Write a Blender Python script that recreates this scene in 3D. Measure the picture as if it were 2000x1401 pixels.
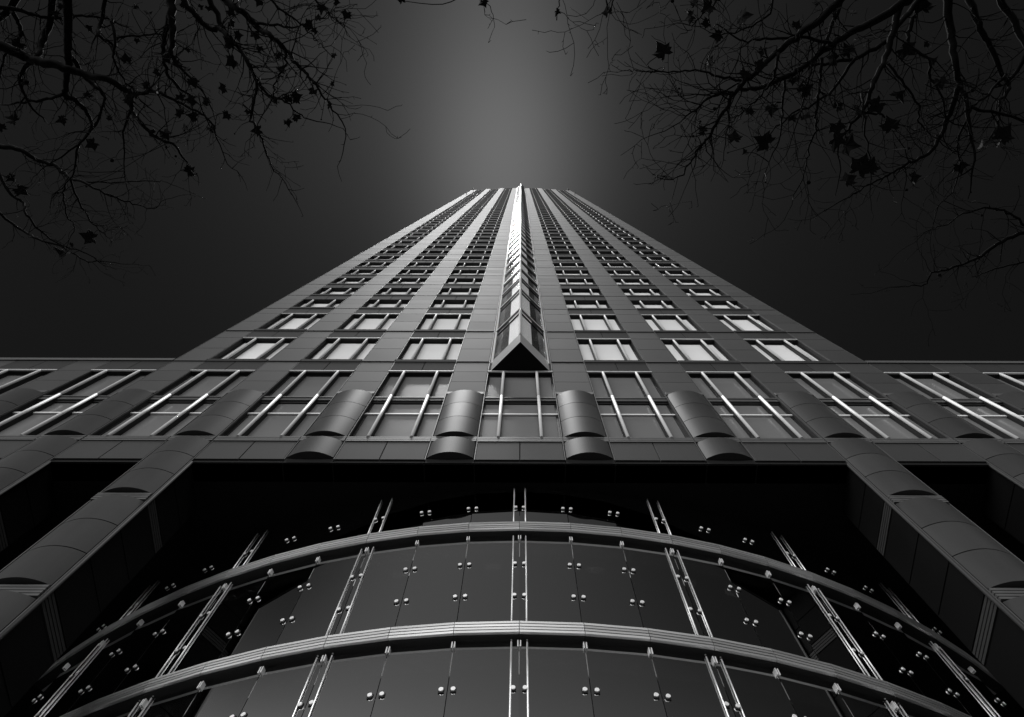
import bpy, bmesh, math, random
from mathutils import Vector, Matrix
random.seed(7)
S = bpy.context.scene
for o in list(bpy.data.objects): bpy.data.objects.remove(o)
COL = S.collection
R = math.radians

# ------------------------------------------------------------------ camera
EYE = 1.65                       # eye height; every level below is given above the eye and lifted by EYE
FPX = 1333.0                     # focal length in pixels of a 2000 px wide frame (24 mm on 36 mm film)
TH = math.pi/2 - math.atan(384/FPX)
ROLL = 0.0035
cam = bpy.data.cameras.new('camera'); camo = bpy.data.objects.new('camera', cam); COL.objects.link(camo)
cam.sensor_width = 36; cam.lens = FPX/2000*36; cam.clip_end = 3000; cam.clip_start = 0.05
cam.shift_x = -16/2000
camo.location = (0, 0, EYE)
camo.rotation_euler = (Matrix.Rotation(TH+math.pi/2, 3, 'X') @ Matrix.Rotation(ROLL, 3, 'Z')).to_euler()
S.camera = camo

# ------------------------------------------------------------------ sky and sun
SUN_EL, SUN_AZ = R(81), R(220)    # azimuth measured from +Y clockwise seen from above; behind and left of the camera
sdir = Vector((math.sin(SUN_AZ)*math.cos(SUN_EL), math.cos(SUN_AZ)*math.cos(SUN_EL), math.sin(SUN_EL)))
W = bpy.data.worlds.new('World'); S.world = W; W.use_nodes = True
nt = W.node_tree; N = nt.nodes; Lk = nt.links
for n in list(N): N.remove(n)
def mth(op, a, b=None, c=None, clamp=False):
    n = N.new('ShaderNodeMath'); n.operation = op; n.use_clamp = clamp
    for i, v in enumerate((a, b, c)):
        if v is None: continue
        if isinstance(v, (int, float)): n.inputs[i].default_value = v
        else: Lk.new(v, n.inputs[i])
    return n.outputs[0]
tc = N.new('ShaderNodeTexCoord'); sep = N.new('ShaderNodeSeparateXYZ'); Lk.new(tc.outputs['Generated'], sep.inputs[0])
sky = N.new('ShaderNodeTexSky'); sky.sky_type = 'NISHITA'; sky.sun_disc = False
sky.sun_elevation = SUN_EL; sky.sun_rotation = SUN_AZ; sky.air_density = 0.8; sky.dust_density = 0.3; sky.ozone_density = 2.0
sc = N.new('ShaderNodeSeparateColor'); Lk.new(sky.outputs[0], sc.inputs[0])
red = mth('MULTIPLY', sc.outputs['Red'], 0.0042)          # black-and-white film behind a deep red filter
back = mth('MAXIMUM', mth('SUBTRACT', mth('MULTIPLY', sep.outputs['Y'], -1.0), 0.24), 0.0)     # the glow strip is widened and shifted left behind the camera, for rotunda reflections
dx = mth('ADD', mth('ADD', sep.outputs['X'], 0.025), mth('MULTIPLY', back, 0.75))
sg1 = mth('ADD', 0.105, mth('MULTIPLY', back, 1.2)); sg2 = mth('ADD', 0.27, mth('MULTIPLY', back, 1.2))
g1 = mth('EXPONENT', mth('MULTIPLY', mth('POWER', mth('ABSOLUTE', mth('DIVIDE', dx, sg1)), 2.0), -1.0))
g2 = mth('EXPONENT', mth('MULTIPLY', mth('POWER', mth('ABSOLUTE', mth('DIVIDE', dx, sg2)), 2.0), -1.0))
band = mth('ADD', mth('MULTIPLY', g1, 0.058), mth('MULTIPLY', g2, 0.011))   # a pale strip of glow put into the sky over the tower
fall = mth('ADD', 0.40, mth('MULTIPLY', 0.60, mth('EXPONENT', mth('MULTIPLY', mth('POWER', mth('ABSOLUTE', mth('DIVIDE', sep.outputs['Y'], 0.16)), 2.0), -1.0))))
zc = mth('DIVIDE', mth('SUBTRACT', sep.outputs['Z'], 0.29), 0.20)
hz = mth('EXPONENT', mth('MULTIPLY', mth('POWER', mth('ABSOLUTE', zc), 2.0), -1.0))                 # added glow low in the unseen sky behind the camera, to light the facade
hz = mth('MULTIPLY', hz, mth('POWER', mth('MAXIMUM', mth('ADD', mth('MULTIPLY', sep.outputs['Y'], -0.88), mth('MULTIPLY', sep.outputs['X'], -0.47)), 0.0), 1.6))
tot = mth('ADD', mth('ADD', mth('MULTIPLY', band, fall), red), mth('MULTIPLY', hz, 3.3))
cmb = N.new('ShaderNodeCombineColor')
for i in range(3): Lk.new(tot, cmb.inputs[i])
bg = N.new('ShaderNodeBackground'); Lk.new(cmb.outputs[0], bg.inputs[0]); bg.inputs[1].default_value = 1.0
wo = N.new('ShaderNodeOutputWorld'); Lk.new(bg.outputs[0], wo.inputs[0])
sl = bpy.data.lights.new('sun', 'SUN'); sl.energy = 1.5; sl.angle = R(14); sl.color = (1, 1, 1)
so = bpy.data.objects.new('sun', sl); COL.objects.link(so); so.rotation_euler = (-sdir).to_track_quat('-Z', 'Y').to_euler()
so.location = (-20, -30, 60)
S.view_settings.view_transform = 'Standard'; S.view_settings.look = 'None'
S.view_settings.exposure = 0.8; S.view_settings.gamma = 1.0; S.view_settings.use_curve_mapping = False
S.render.engine = 'CYCLES'
S.cycles.max_bounces = 6; S.cycles.transparent_max_bounces = 16; S.cycles.caustics_reflective = False; S.cycles.caustics_refractive = False
S.render.resolution_x = 1024; S.render.resolution_y = 717

# ------------------------------------------------------------------ materials
def mat(name, v, rough=0.5, spec=0.5, sheen=0.0, metal=0.0, speck=0.0, speck_scale=60, blot=0.0, blot_scale=0.7, coat=0.0, streak=0.0, rnd=0.0, bump=0.0, bump_scale=2.0, sheen_rough=0.3, emit=0.0, bump_stretch=(1,1,1), coat_rough=0.2):
    m = bpy.data.materials.new(name); m.use_nodes = True
    t = m.node_tree; b = t.nodes['Principled BSDF']
    b.inputs['Roughness'].default_value = rough; b.inputs['Specular IOR Level'].default_value = spec
    b.inputs['Metallic'].default_value = metal; b.inputs['Sheen Weight'].default_value = sheen; b.inputs['Sheen Roughness'].default_value = sheen_rough
    b.inputs['Coat Weight'].default_value = coat; b.inputs['Coat Roughness'].default_value = coat_rough
    b.inputs['Base Color'].default_value = (v, v, v, 1)
    if emit: b.inputs['Emission Color'].default_value = (1, 1, 1, 1); b.inputs['Emission Strength'].default_value = emit
    geo = t.nodes.new('ShaderNodeNewGeometry')
    fac = None
    def mm(op, x, y):
        n = t.nodes.new('ShaderNodeMath'); n.operation = op
        for i, q in enumerate((x, y)):
            if isinstance(q, (int, float)): n.inputs[i].default_value = q
            else: t.links.new(q, n.inputs[i])
        return n.outputs[0]
    def noise(scale, detail, stretch=None):
        n = t.nodes.new('ShaderNodeTexNoise'); n.inputs['Scale'].default_value = scale; n.inputs['Detail'].default_value = detail
        if stretch:
            mp = t.nodes.new('ShaderNodeMapping'); mp.inputs['Scale'].default_value = stretch
            t.links.new(geo.outputs['Position'], mp.inputs[0]); t.links.new(mp.outputs[0], n.inputs['Vector'])
        else: t.links.new(geo.outputs['Position'], n.inputs['Vector'])
        return n.outputs[0]
    terms = []
    if speck: terms.append((noise(speck_scale, 3), speck))
    if blot: terms.append((noise(blot_scale, 5), blot))
    if streak: terms.append((noise(3.0, 4, (1, 1, 0.07)), streak))
    if rnd:
        oi = t.nodes.new('ShaderNodeObjectInfo'); terms.append((oi.outputs['Random'], rnd))
    for o, k in terms:
        x = mm('MULTIPLY', mm('SUBTRACT', o, 0.5), k*2)
        fac = x if fac is None else mm('ADD', fac, x)
    if fac is not None:
        val = mm('MULTIPLY', mm('MAXIMUM', mm('ADD', fac, 1.0), 0.05), v)
        cc = t.nodes.new('ShaderNodeCombineColor')
        for i in range(3): t.links.new(val, cc.inputs[i])
        t.links.new(cc.outputs[0], b.inputs['Base Color'])
        rv = mm('ADD', mm('MULTIPLY', fac, 0.15), rough); t.links.new(rv, b.inputs['Roughness'])
    if bump:
        bp = t.nodes.new('ShaderNodeBump'); bp.inputs['Strength'].default_value = bump; bp.inputs['Distance'].default_value = 0.05
        t.links.new(noise(bump_scale, 2, bump_stretch), bp.inputs['Height']); t.links.new(bp.outputs[0], b.inputs['Normal'])
    return m
def glass(name, refl, rough=0.0, fk=1.0, bump=0.0, bump_scale=1.5, stretch=(1,1,1), tint=0.9):
    """thin clear pane: part mirror, part see-through"""
    m = bpy.data.materials.new(name); m.use_nodes = True; t = m.node_tree
    for n in list(t.nodes): t.nodes.remove(n)
    out = t.nodes.new('ShaderNodeOutputMaterial'); mix = t.nodes.new('ShaderNodeMixShader')
    gl = t.nodes.new('ShaderNodeBsdfGlossy'); gl.inputs['Roughness'].default_value = rough; gl.inputs['Color'].default_value = (1,1,1,1)
    tr = t.nodes.new('ShaderNodeBsdfTransparent'); tr.inputs[0].default_value = (tint,tint,tint,1)
    fr = t.nodes.new('ShaderNodeFresnel'); fr.inputs['IOR'].default_value = 1.5
    ma = t.nodes.new('ShaderNodeMath'); ma.operation = 'MULTIPLY_ADD'; ma.inputs[1].default_value = fk; ma.inputs[2].default_value = refl; ma.use_clamp = True
    t.links.new(fr.outputs[0], ma.inputs[0]); t.links.new(ma.outputs[0], mix.inputs[0])
    t.links.new(tr.outputs[0], mix.inputs[1]); t.links.new(gl.outputs[0], mix.inputs[2]); t.links.new(mix.outputs[0], out.inputs[0])
    if bump:
        geo = t.nodes.new('ShaderNodeNewGeometry'); mp = t.nodes.new('ShaderNodeMapping'); mp.inputs['Scale'].default_value = stretch
        nz = t.nodes.new('ShaderNodeTexNoise'); nz.inputs['Scale'].default_value = bump_scale; nz.inputs['Detail'].default_value = 1.5
        bp = t.nodes.new('ShaderNodeBump'); bp.inputs['Strength'].default_value = bump; bp.inputs['Distance'].default_value = 0.1
        t.links.new(geo.outputs['Position'], mp.inputs[0]); t.links.new(mp.outputs[0], nz.inputs['Vector']); t.links.new(nz.outputs[0], bp.inputs['Height'])
        t.links.new(bp.outputs[0], gl.inputs['Normal'])
    return m
M = {}
M['granite'] = mat('granite', 0.034, rough=0.7, spec=0.15, speck=0.14, speck_scale=45, blot=0.16, blot_scale=0.6, rnd=0.12)
M['granite_polished'] = mat('granite_polished', 0.046, rough=0.45, spec=0.045, speck=0.10, speck_scale=55, blot=0.15, streak=0.16, rnd=0.1)
M['spandrel'] = mat('spandrel_granite', 0.04, rough=0.8, spec=0.015, speck=0.25, speck_scale=38, blot=0.14, rnd=0.12)
M['granite_rough'] = mat('granite_rough', 0.032, rough=0.7, spec=0.1, sheen=0.1, speck=0.35, speck_scale=38, blot=0.12, rnd=0.08)
M['ledge'] = mat('ledge', 0.09, rough=0.5, spec=0.08, sheen=0.0, speck=0.08, blot=0.12, streak=0.1)
M['joint'] = mat('joint', 0.012, rough=0.9, spec=0.1, speck=0.2)
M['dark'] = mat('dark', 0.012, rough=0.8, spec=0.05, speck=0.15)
M['frame'] = mat('frame', 0.015, rough=0.5, spec=0.2, speck=0.1)
M['metal'] = mat('painted_metal', 0.7, rough=0.45, spec=0.06, blot=0.06, blot_scale=2.5, streak=0.06)
M['rod'] = mat('rod_steel', 0.75, metal=0.5, rough=0.4, spec=0.1, blot=0.08)
M['rail'] = mat('rail_metal', 0.03, rough=0.6, spec=0.015, blot=0.15)
M['slat'] = mat('slat_metal', 0.62, metal=0.93, rough=0.42, spec=0.1, blot=0.12, rnd=0.12)
M['steel'] = mat('steel', 0.9, metal=0.35, rough=0.4, spec=0.5, blot=0.08, blot_scale=6)
M['blind_pane'] = mat('blind_pane', 0.74, rough=0.5, spec=0.0, blot=0.03, rnd=0.06)  # sky mirrored in the tower windows is put into this pale base colour
M['grey_pane'] = mat('grey_pane', 0.17, rough=0.15, spec=0.15, blot=0.08, blot_scale=0.4, rnd=0.06, coat=0.1, coat_rough=0.02)  # grey base colour carries reflected sky that the gloss alone leaves too dark
M['upper_pane'] = mat('upper_pane', 0.05, rough=0.25, spec=0.5, blot=0.05, coat=0.3)
M['oriel_blind'] = mat('oriel_blind', 0.95, rough=0.6, spec=0.2, blot=0.02)  # white of the added panels that imitate sky mirrored in the bay glass
M['oriel_spandrel'] = mat('oriel_spandrel', 0.16, rough=0.35, spec=0.5, sheen=0.3, blot=0.08)
M['oriel_edge'] = mat('oriel_edge', 0.7, rough=0.3, spec=0.5, blot=0.06)
M['oriel_glass'] = glass('oriel_glass', 0.02, fk=0.16, bump=0.15, bump_scale=3.5, stretch=(2.5,2.5,0.6), tint=1.0)
M['rot_glass'] = glass('rotunda_glass', 0.19, fk=0.8, bump=0.003, bump_scale=0.5, tint=1.0)
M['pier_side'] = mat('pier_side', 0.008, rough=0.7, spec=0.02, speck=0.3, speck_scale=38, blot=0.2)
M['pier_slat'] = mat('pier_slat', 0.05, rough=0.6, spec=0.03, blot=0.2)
M['inner'] = mat('inner', 0.5, rough=0.7, spec=0.1, blot=0.1)
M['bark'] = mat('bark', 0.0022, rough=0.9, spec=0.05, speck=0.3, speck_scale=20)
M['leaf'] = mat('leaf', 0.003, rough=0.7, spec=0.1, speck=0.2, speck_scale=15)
M['asphalt'] = mat('asphalt', 0.05, rough=0.9, spec=0.2, speck=0.3, speck_scale=40, blot=0.2)
M['paving'] = mat('paving', 0.12, rough=0.85, spec=0.2, speck=0.2, speck_scale=30, blot=0.2, rnd=0.1)
M['lamp'] = mat('lamp_diffuser', 0.6, rough=0.5, emit=0.35, blot=0.1)
M['seed'] = mat('seed', 0.003, rough=0.9, spec=0.05, speck=0.3)

# ------------------------------------------------------------------ mesh helpers
class MB:
    def __init__(s): s.v = []; s.f = []; s.mi = []; s.sm = []
    def box(s, x0, x1, y0, y1, z0, z1, mi=0, front=None):
        b = len(s.v)
        s.v += [(x0,y0,z0),(x1,y0,z0),(x1,y1,z0),(x0,y1,z0),(x0,y0,z1),(x1,y0,z1),(x1,y1,z1),(x0,y1,z1)]
        fs = [(0,3,2,1),(4,5,6,7),(0,1,5,4),(1,2,6,5),(2,3,7,6),(3,0,4,7)]
        for i, q in enumerate(fs):
            s.f.append(tuple(b+k for k in q)); s.mi.append(front if (i == 2 and front is not None) else mi); s.sm.append(False)
        return s
    def obox(s, c, ax, ay, hz, z0, z1, mi=0):
        """box in plan: centre c, half axes ax, ay (2-D vectors)"""
        b = len(s.v)
        pl = [(-1,-1),(1,-1),(1,1),(-1,1)]
        for z in (z0, z1):
            for p, q in pl: s.v.append((c[0]+p*ax[0]+q*ay[0], c[1]+p*ax[1]+q*ay[1], z))
        for q in [(0,3,2,1),(4,5,6,7),(0,1,5,4),(1,2,6,5),(2,3,7,6),(3,0,4,7)]:
            s.f.append(tuple(b+k for k in q)); s.mi.append(mi); s.sm.append(False)
        return s
    def prism(s, pts, z0, z1, mi=0, smooth_sides=False, cap=None):
        b = len(s.v); n = len(pts)
        for z in (z0, z1):
            for p in pts: s.v.append((p[0], p[1], z))
        for i in range(n):
            j = (i+1) % n
            s.f.append((b+i, b+j, b+n+j, b+n+i)); s.mi.append(mi); s.sm.append(smooth_sides)
        s.f.append(tuple(b+n-1-i for i in range(n))); s.mi.append(mi if cap is None else cap); s.sm.append(False)
        s.f.append(tuple(b+n+i for i in range(n))); s.mi.append(mi if cap is None else cap); s.sm.append(False)
        return s
    def tube(s, pts, rad, n=6, mi=0, cap=True):
        pts = [Vector(p) for p in pts]; b = len(s.v); m = len(pts)
        if not isinstance(rad, (list, tuple)): rad = [rad]*m
        prev = None
        for i, p in enumerate(pts):
            t = (pts[min(i+1, m-1)] - pts[max(i-1, 0)])
            if t.length < 1e-9: t = Vector((0,0,1))
            t.normalize()
            a = prev if prev is not None else (Vector((1,0,0)) if abs(t.x) < 0.8 else Vector((0,1,0)))
            a = a - t*a.dot(t)
            if a.length < 1e-6: a = t.orthogonal()
            a.normalize(); prev = a; c = t.cross(a)
            for k in range(n):
                w = 2*math.pi*k/n; q = p + (a*math.cos(w)+c*math.sin(w))*rad[i]; s.v.append((q.x,q.y,q.z))
        for i in range(m-1):
            for k in range(n):
                k2 = (k+1) % n
                s.f.append((b+i*n+k, b+i*n+k2, b+(i+1)*n+k2, b+(i+1)*n+k)); s.mi.append(mi); s.sm.append(True)
        if cap:
            s.f.append(tuple(b+n-1-k for k in range(n))); s.mi.append(mi); s.sm.append(False)
            s.f.append(tuple(b+(m-1)*n+k for k in range(n))); s.mi.append(mi); s.sm.append(False)
        return s
    def mesh(s, name, mats):
        me = bpy.data.meshes.new(name); me.from_pydata(s.v, [], s.f)
        for m in (mats if isinstance(mats, (list, tuple)) else [mats]): me.materials.append(M[m])
        me.polygons.foreach_set('material_index', s.mi); me.polygons.foreach_set('use_smooth', s.sm); me.update()
        return me
    def build(s, name, mats, parent=None, loc=None):
        return put(name, s.mesh(name, mats), parent, loc)
def put(name, me, parent=None, loc=None):
    o = bpy.data.objects.new(name, me); COL.objects.link(o)
    if parent is not None: o.parent = parent
    if loc is not None: o.location = loc
    return o
def thing(name, label, cat, loc=(0,0,0), group=None):
    o = bpy.data.objects.new(name, None); COL.objects.link(o); o.location = loc; o.empty_display_size = 0.3
    o['label'] = label; o['category'] = cat
    if group: o['group'] = group
    return o
_cache = {}
def boxmesh(name, w, d, h, m, ch=0.0):
    """box centred in x, front at y=0, base at z=0, shared by size; its front edges are eased"""
    key = (name, round(w,3), round(d,3), round(h,3), m, ch)
    if key not in _cache:
        mb = MB()
        if ch:
            b = 0
            x, z = w/2, h
            mb.v = [(-x,ch,0),(x,ch,0),(x,d,0),(-x,d,0),(-x,ch,z),(x,ch,z),(x,d,z),(-x,d,z),(-x+ch,0,ch),(x-ch,0,ch),(x-ch,0,z-ch),(-x+ch,0,z-ch)]
            mb.f = [(0,3,2,1),(4,5,6,7),(1,2,6,5),(2,3,7,6),(3,0,4,7),(8,9,10,11),(0,1,9,8),(1,5,10,9),(5,4,11,10),(4,0,8,11)]
            mb.mi = [0]*10; mb.sm = [False]*10
        else: mb.box(-w/2, w/2, 0, d, 0, h)
        _cache[key] = mb.mesh(name, m)
    return _cache[key]

# ------------------------------------------------------------------ ground
Z0 = EYE
g = MB(); g.v = [(-900,-900,0),(900,-900,0),(900,900,0),(-900,900,0)]; g.f = [(0,1,2,3)]; g.mi = [0]; g.sm = [False]
o = g.build('ground', 'asphalt'); o['kind'] = 'structure'
g = MB(); g.box(-60, 60, -12, 30, -0.2, 0.12); o = g.build('pavement', 'paving'); o['kind'] = 'structure'

# ------------------------------------------------------------------ facade module
D = 8.0; P = 3.93; HW = 0.68                  # facade plane, bay pitch, half pilaster width
BAYW = P - 2*HW
L_SOF, L_PB, L_LB, L_WB, L_BAR, L_TR0, L_TR1, L_CT, L_C2 = 17.38, 17.55, 18.80, 19.15, 21.5, 22.63, 23.0, 23.10, 23.35
L_J1, L_LI, L_F1 = 24.58, 25.86, 27.17
L_F2, L_F3 = 32.46, 37.80
TALL = [(L_F1, 27.48, 31.16, L_F2), (L_F2, 32.80, 36.50, L_F3)]
def top_of(i): return {0: 222.4, 1: 222.4, 2: 214.5, 3: 206.7}[i]
def half_round(hw, sag, n=14):
    Rr = (hw*hw+sag*sag)/(2*sag); a = math.asin(hw/Rr); pts = []
    for i in range(n+1):
        w = -a + 2*a*i/n; pts.append((Rr*math.sin(w), -(Rr*math.cos(w)-(Rr-sag))))
    return pts

# ---------------------------------------- podium
pod = thing('podium_building', 'dark granite podium with tall windows and half-round piers below the tower', 'building', (0, D, 0))
NP = 8
pil_x = [(k+0.5)*P for k in range(-NP, NP)]
def zz(a): return a + Z0
core_hi = {}
# half-round shaft pieces: meshes are shared by height
def shaft_mesh(h):
    key = ('shaft', round(h,3))
    if key not in _cache:
        pts = half_round(HW-0.03, 0.185)
        mb = MB(); n = len(pts)
        for z in (0, h):
            for p in pts: mb.v.append((p[0], p[1], z))
        for i in range(n-1): mb.f.append((i, i+1, n+i+1, n+i)); mb.mi.append(0); mb.sm.append(True)
        b = len(mb.v)
        for z in (0, h):
            for p in pts+[(HW-0.03, 0.05), (-(HW-0.03), 0.05)]: mb.v.append((p[0], p[1], z))
        k = n+2
        mb.f += [tuple(b+k-1-i for i in range(k)), tuple(b+k+i for i in range(k)), (b+n-1, b+n, b+k+n, b+k+n-1), (b+n+1, b, b+k, b+k+n+1)]
        mb.mi += [0]*4; mb.sm += [False]*4
        me = mb.mesh('half_column', 'granite_polished'); _cache[key] = me
    return _cache[key]
def shaft_run(x, z0, z1, n, parent):
    h = (z1-z0)/n
    for i in range(n): put('half_column', shaft_mesh(h-0.028), parent, (x, 0, zz(z0+i*h)+0.014))
slat_m = {}
def band4(x, z0, z1, w, parent, n=4, y=-0.05, name='slat'):
    h = (z1-z0)/n
    for i in range(n): put(name, boxmesh(name, w, 0.16, h-0.022, 'ledge'), parent, (x, y, zz(z0+i*h)+0.011))
for x in pil_x:
    deep = abs(x) > 2*P
    c = MB()
    zb = 0.0 if deep else zz(L_SOF)
    if deep:
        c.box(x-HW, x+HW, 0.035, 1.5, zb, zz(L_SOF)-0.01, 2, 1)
        c.box(x-HW, x+HW, 0.035, 0.62, zz(L_SOF)-0.01, zz(L_F1)-0.03, 0, 1)
    else: c.box(x-HW, x+HW, 0.035, 0.62, zb, zz(L_F1)-0.03, 0, 1)
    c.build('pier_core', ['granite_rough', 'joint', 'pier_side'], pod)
    # thin metal fillets at both edges
    for sgn in (-1, 1):
        f = MB(); f.box(x+sgn*(HW+0.012)-0.012, x+sgn*(HW+0.012)+0.012, 0.0, 0.06, zz(L_PB if not deep else -1.6), zz(L_F1-0.05)); f.build('edge_strip', 'ledge', pod)
    # flat panels above, half-round shaft below
    for a, b in ((L_C2, L_J1), (L_J1, L_LI), (L_LI, L_F1)):
        put('granite_panel', boxmesh('granite_panel', 2*HW-0.03, 0.05, b-a-0.018, 'granite', 0.006), pod, (x, 0, zz(a)+0.009))
    put('ledge', boxmesh('ledge', 2*HW-0.02, 0.12, L_C2-L_CT-0.02, 'ledge', 0.01), pod, (x, -0.03, zz(L_CT)))
    shaft_run(x, L_WB+0.02, L_CT, 3, pod)
    band4(x, L_LB, L_WB, 2*HW-0.02, pod, 3, -0.03)
    if not deep: shaft_run(x, L_PB+0.10, L_LB-0.01, 1, pod)
    if deep:
        shaft_run(x, 15.43, L_LB-0.01, 3, pod)
        band4(x, 15.06, 15.41, 2*HW-0.02, pod)
        shaft_run(x, 11.59, 15.05, 3, pod)
        band4(x, 11.20, 11.57, 2*HW-0.02, pod)
        shaft_run(x, 7.75, 11.19, 3, pod)
        band4(x, 7.36, 7.73, 2*HW-0.02, pod)
        shaft_run(x, -1.4, 7.35, 5, pod)
        # cladding on the inner side face, with the same grooved bands
        sd = -1 if x > 0 else 1
        xs = x + sd*HW
        for a, b in ((15.06, 15.41), (11.20, 11.57), (7.36, 7.73)):
            for i in range(4):
                h = (b-a)/4
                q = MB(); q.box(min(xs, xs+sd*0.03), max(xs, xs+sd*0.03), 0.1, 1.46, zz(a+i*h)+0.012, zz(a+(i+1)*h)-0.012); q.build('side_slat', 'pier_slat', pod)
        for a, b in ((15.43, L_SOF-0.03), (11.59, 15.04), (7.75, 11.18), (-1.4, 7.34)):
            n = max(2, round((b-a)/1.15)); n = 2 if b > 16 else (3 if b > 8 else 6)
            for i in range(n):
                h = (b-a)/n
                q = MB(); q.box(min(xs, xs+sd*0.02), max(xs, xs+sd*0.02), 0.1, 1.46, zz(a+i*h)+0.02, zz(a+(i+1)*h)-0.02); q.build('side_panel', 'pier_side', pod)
        # round edge rail on the arris
        q = MB(); q.tube([(xs+sd*0.05, 0.04, 0.1), (xs+sd*0.05, 0.04, zz(L_SOF))], 0.045, 8); q.build('corner_rail', 'rail', pod)
# podium bays
G2 = 0.2
def podium_window(parent, x, first=[None]):
    if first[0] is None:
        w = BAYW
        fr = MB()
        fr.box(-w/2, w/2, G2+0.02, G2+0.12, zz(L_WB)-0.02, zz(L_LI), 0)          # dark back plate
        for zc in ((L_WB, L_WB+0.05), (L_LI-0.12, L_LI)): fr.box(-w/2, w/2, G2-0.02, G2+0.02, zz(zc[0]), zz(zc[1]), 0)
        for xx in (-w/2, w/2-0.08): fr.box(xx, xx+0.08, G2-0.02, G2+0.02, zz(L_WB+0.05), zz(L_LI-0.12), 0)
        for xx in (-0.655, 0.655): fr.box(xx-0.05, xx+0.05, 0.05, G2+0.02, zz(L_WB+0.05), zz(L_LI-0.12), 0)
        me = fr.mesh('window', 'frame'); kids = []
        xsplit = [(-w/2+0.08, -0.705), (-0.605, 0.605), (0.705, w/2-0.08)]
        for a, b in ((L_WB+0.05, L_BAR-0.05), (L_BAR+0.05, L_TR0-0.06), (L_TR1, L_LI-0.12)):
            for p, q in xsplit:
                m_ = MB(); m_.box(p+0.006, q-0.006, G2, G2+0.018, zz(a), zz(b)); kids.append(('pane', m_.mesh('pane', 'grey_pane')))
        for xx in (-0.655, 0.655):
            m_ = MB(); m_.tube([(xx, 0.0, zz(L_WB)+0.0), (xx, 0.0, zz(22.95))], 0.055, 12); kids.append(('mullion_tube', m_.mesh('mullion_tube', 'metal')))
            m_ = MB(); m_.tube([(xx, 0.0, zz(22.975)), (xx, 0.0, zz(L_LI)-0.13), (xx, 0.0, zz(L_LI)-0.08), (xx, 0.0, zz(L_LI)-0.03)], [0.055, 0.055, 0.05, 0.035], 12); kids.append(('mullion_tube', m_.mesh('mullion_tube', 'metal')))
        m_ = MB()
        for p, q in ((-w/2, -0.705), (-0.605, 0.605), (0.705, w/2)): m_.box(p+0.002, q-0.002, G2-0.07, G2+0.015, zz(L_BAR)-0.045, zz(L_BAR)+0.045)
        kids.append(('glazing_bar', m_.mesh('glazing_bar', 'metal')))
        m_ = MB(); m_.box(-w/2, w/2, G2-0.12, G2+0.018, zz(L_TR0)+0.06, zz(L_TR1)-0.12); m_.box(-w/2, w/2, G2-0.15, G2+0.018, zz(L_TR1)-0.10, zz(L_TR1)-0.01)
        m_.box(-w/2, w/2, G2-0.05, G2+0.018, zz(L_TR0)-0.05, zz(L_TR0)+0.05, 1)
        kids.append(('transom', m_.mesh('transom', ['ledge', 'frame'])))
        m_ = MB(); m_.box(-w/2, w/2, -0.03, 0.03, zz(L_LI)-0.02, zz(L_LI)+0.035); kids.append(('lintel', m_.mesh('lintel', 'metal')))
        first[0] = (me, kids)
    me, kids = first[0]
    o = put('window', me, parent, (x, 0, 0))
    for n, k in kids: put(n, k, o)
for k in range(-NP+1, NP):
    x = k*P
    podium_window(pod, x)
    c = MB(); c.box(x-BAYW/2+0.03, x+BAYW/2-0.03, 0.035, 0.60, zz(L_LI)+0.02, zz(L_F1)-0.02, 0, 1); c.build('spandrel_core', ['granite_rough', 'joint'], pod)
    c = MB(); c.box(x-BAYW/2+0.03, x+BAYW/2-0.03, 0.05, 0.62, zz(L_SOF), zz(L_LB)-0.01, 0, 1); c.build('spandrel_core', ['granite_rough', 'joint'], pod)
    for sgn in (-1, 1):
        put('granite_panel', boxmesh('granite_panel', BAYW/2-0.05, 0.05, L_F1-L_LI-0.07, 'spandrel', 0.006), pod, (x+sgn*(BAYW/4-0.012), 0, zz(L_LI)+0.04))
        put('granite_panel', boxmesh('rough_panel', BAYW/2-0.05, 0.05, L_LB-L_PB-0.02, 'granite_rough', 0.006), pod, (x+sgn*(BAYW/4-0.012), 0, zz(L_PB)))
    band4(x, L_LB, L_WB, BAYW-0.06, pod, 3, -0.02)
# cornice on the wings, soffit, back walls and body
for sgn in (-1, 1):
    for k in range(4, NP+1):
        if k < NP:
            c = MB(); c.box(-BAYW/2, BAYW/2, -0.05, 0.8, zz(L_F1)+0.02, zz(L_F1)+0.30); c.build('cornice', 'ledge', pod, (sgn*k*P, 0, 0))
        if k >= 4 and k < NP:
            c = MB(); c.box(-HW+0.005, HW-0.005, -0.05, 0.8, zz(L_F1)+0.0, zz(L_F1)+0.30); c.build('cornice', 'ledge', pod, (sgn*(k+0.5)*P, 0, 0))
XE = (NP-0.5)*P + HW
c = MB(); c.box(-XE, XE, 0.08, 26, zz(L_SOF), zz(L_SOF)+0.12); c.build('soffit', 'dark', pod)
c = MB(); c.box(-XE, XE, 0.02, 0.05, zz(L_SOF)-0.02, zz(L_SOF)+0.02); c.build('drip_edge', 'joint', pod)
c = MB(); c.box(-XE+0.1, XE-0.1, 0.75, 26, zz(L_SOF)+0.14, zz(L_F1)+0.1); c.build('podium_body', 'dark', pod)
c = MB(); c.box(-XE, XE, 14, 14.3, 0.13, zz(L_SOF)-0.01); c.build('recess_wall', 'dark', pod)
for sgn in (-1, 1):
    c = MB(); c.box(min(sgn*XE, sgn*(XE+0.3)), max(sgn*XE, sgn*(XE+0.3)), 0.1, 26, 0, zz(L_F1)); c.build('end_wall', 'granite_rough', pod)

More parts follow.
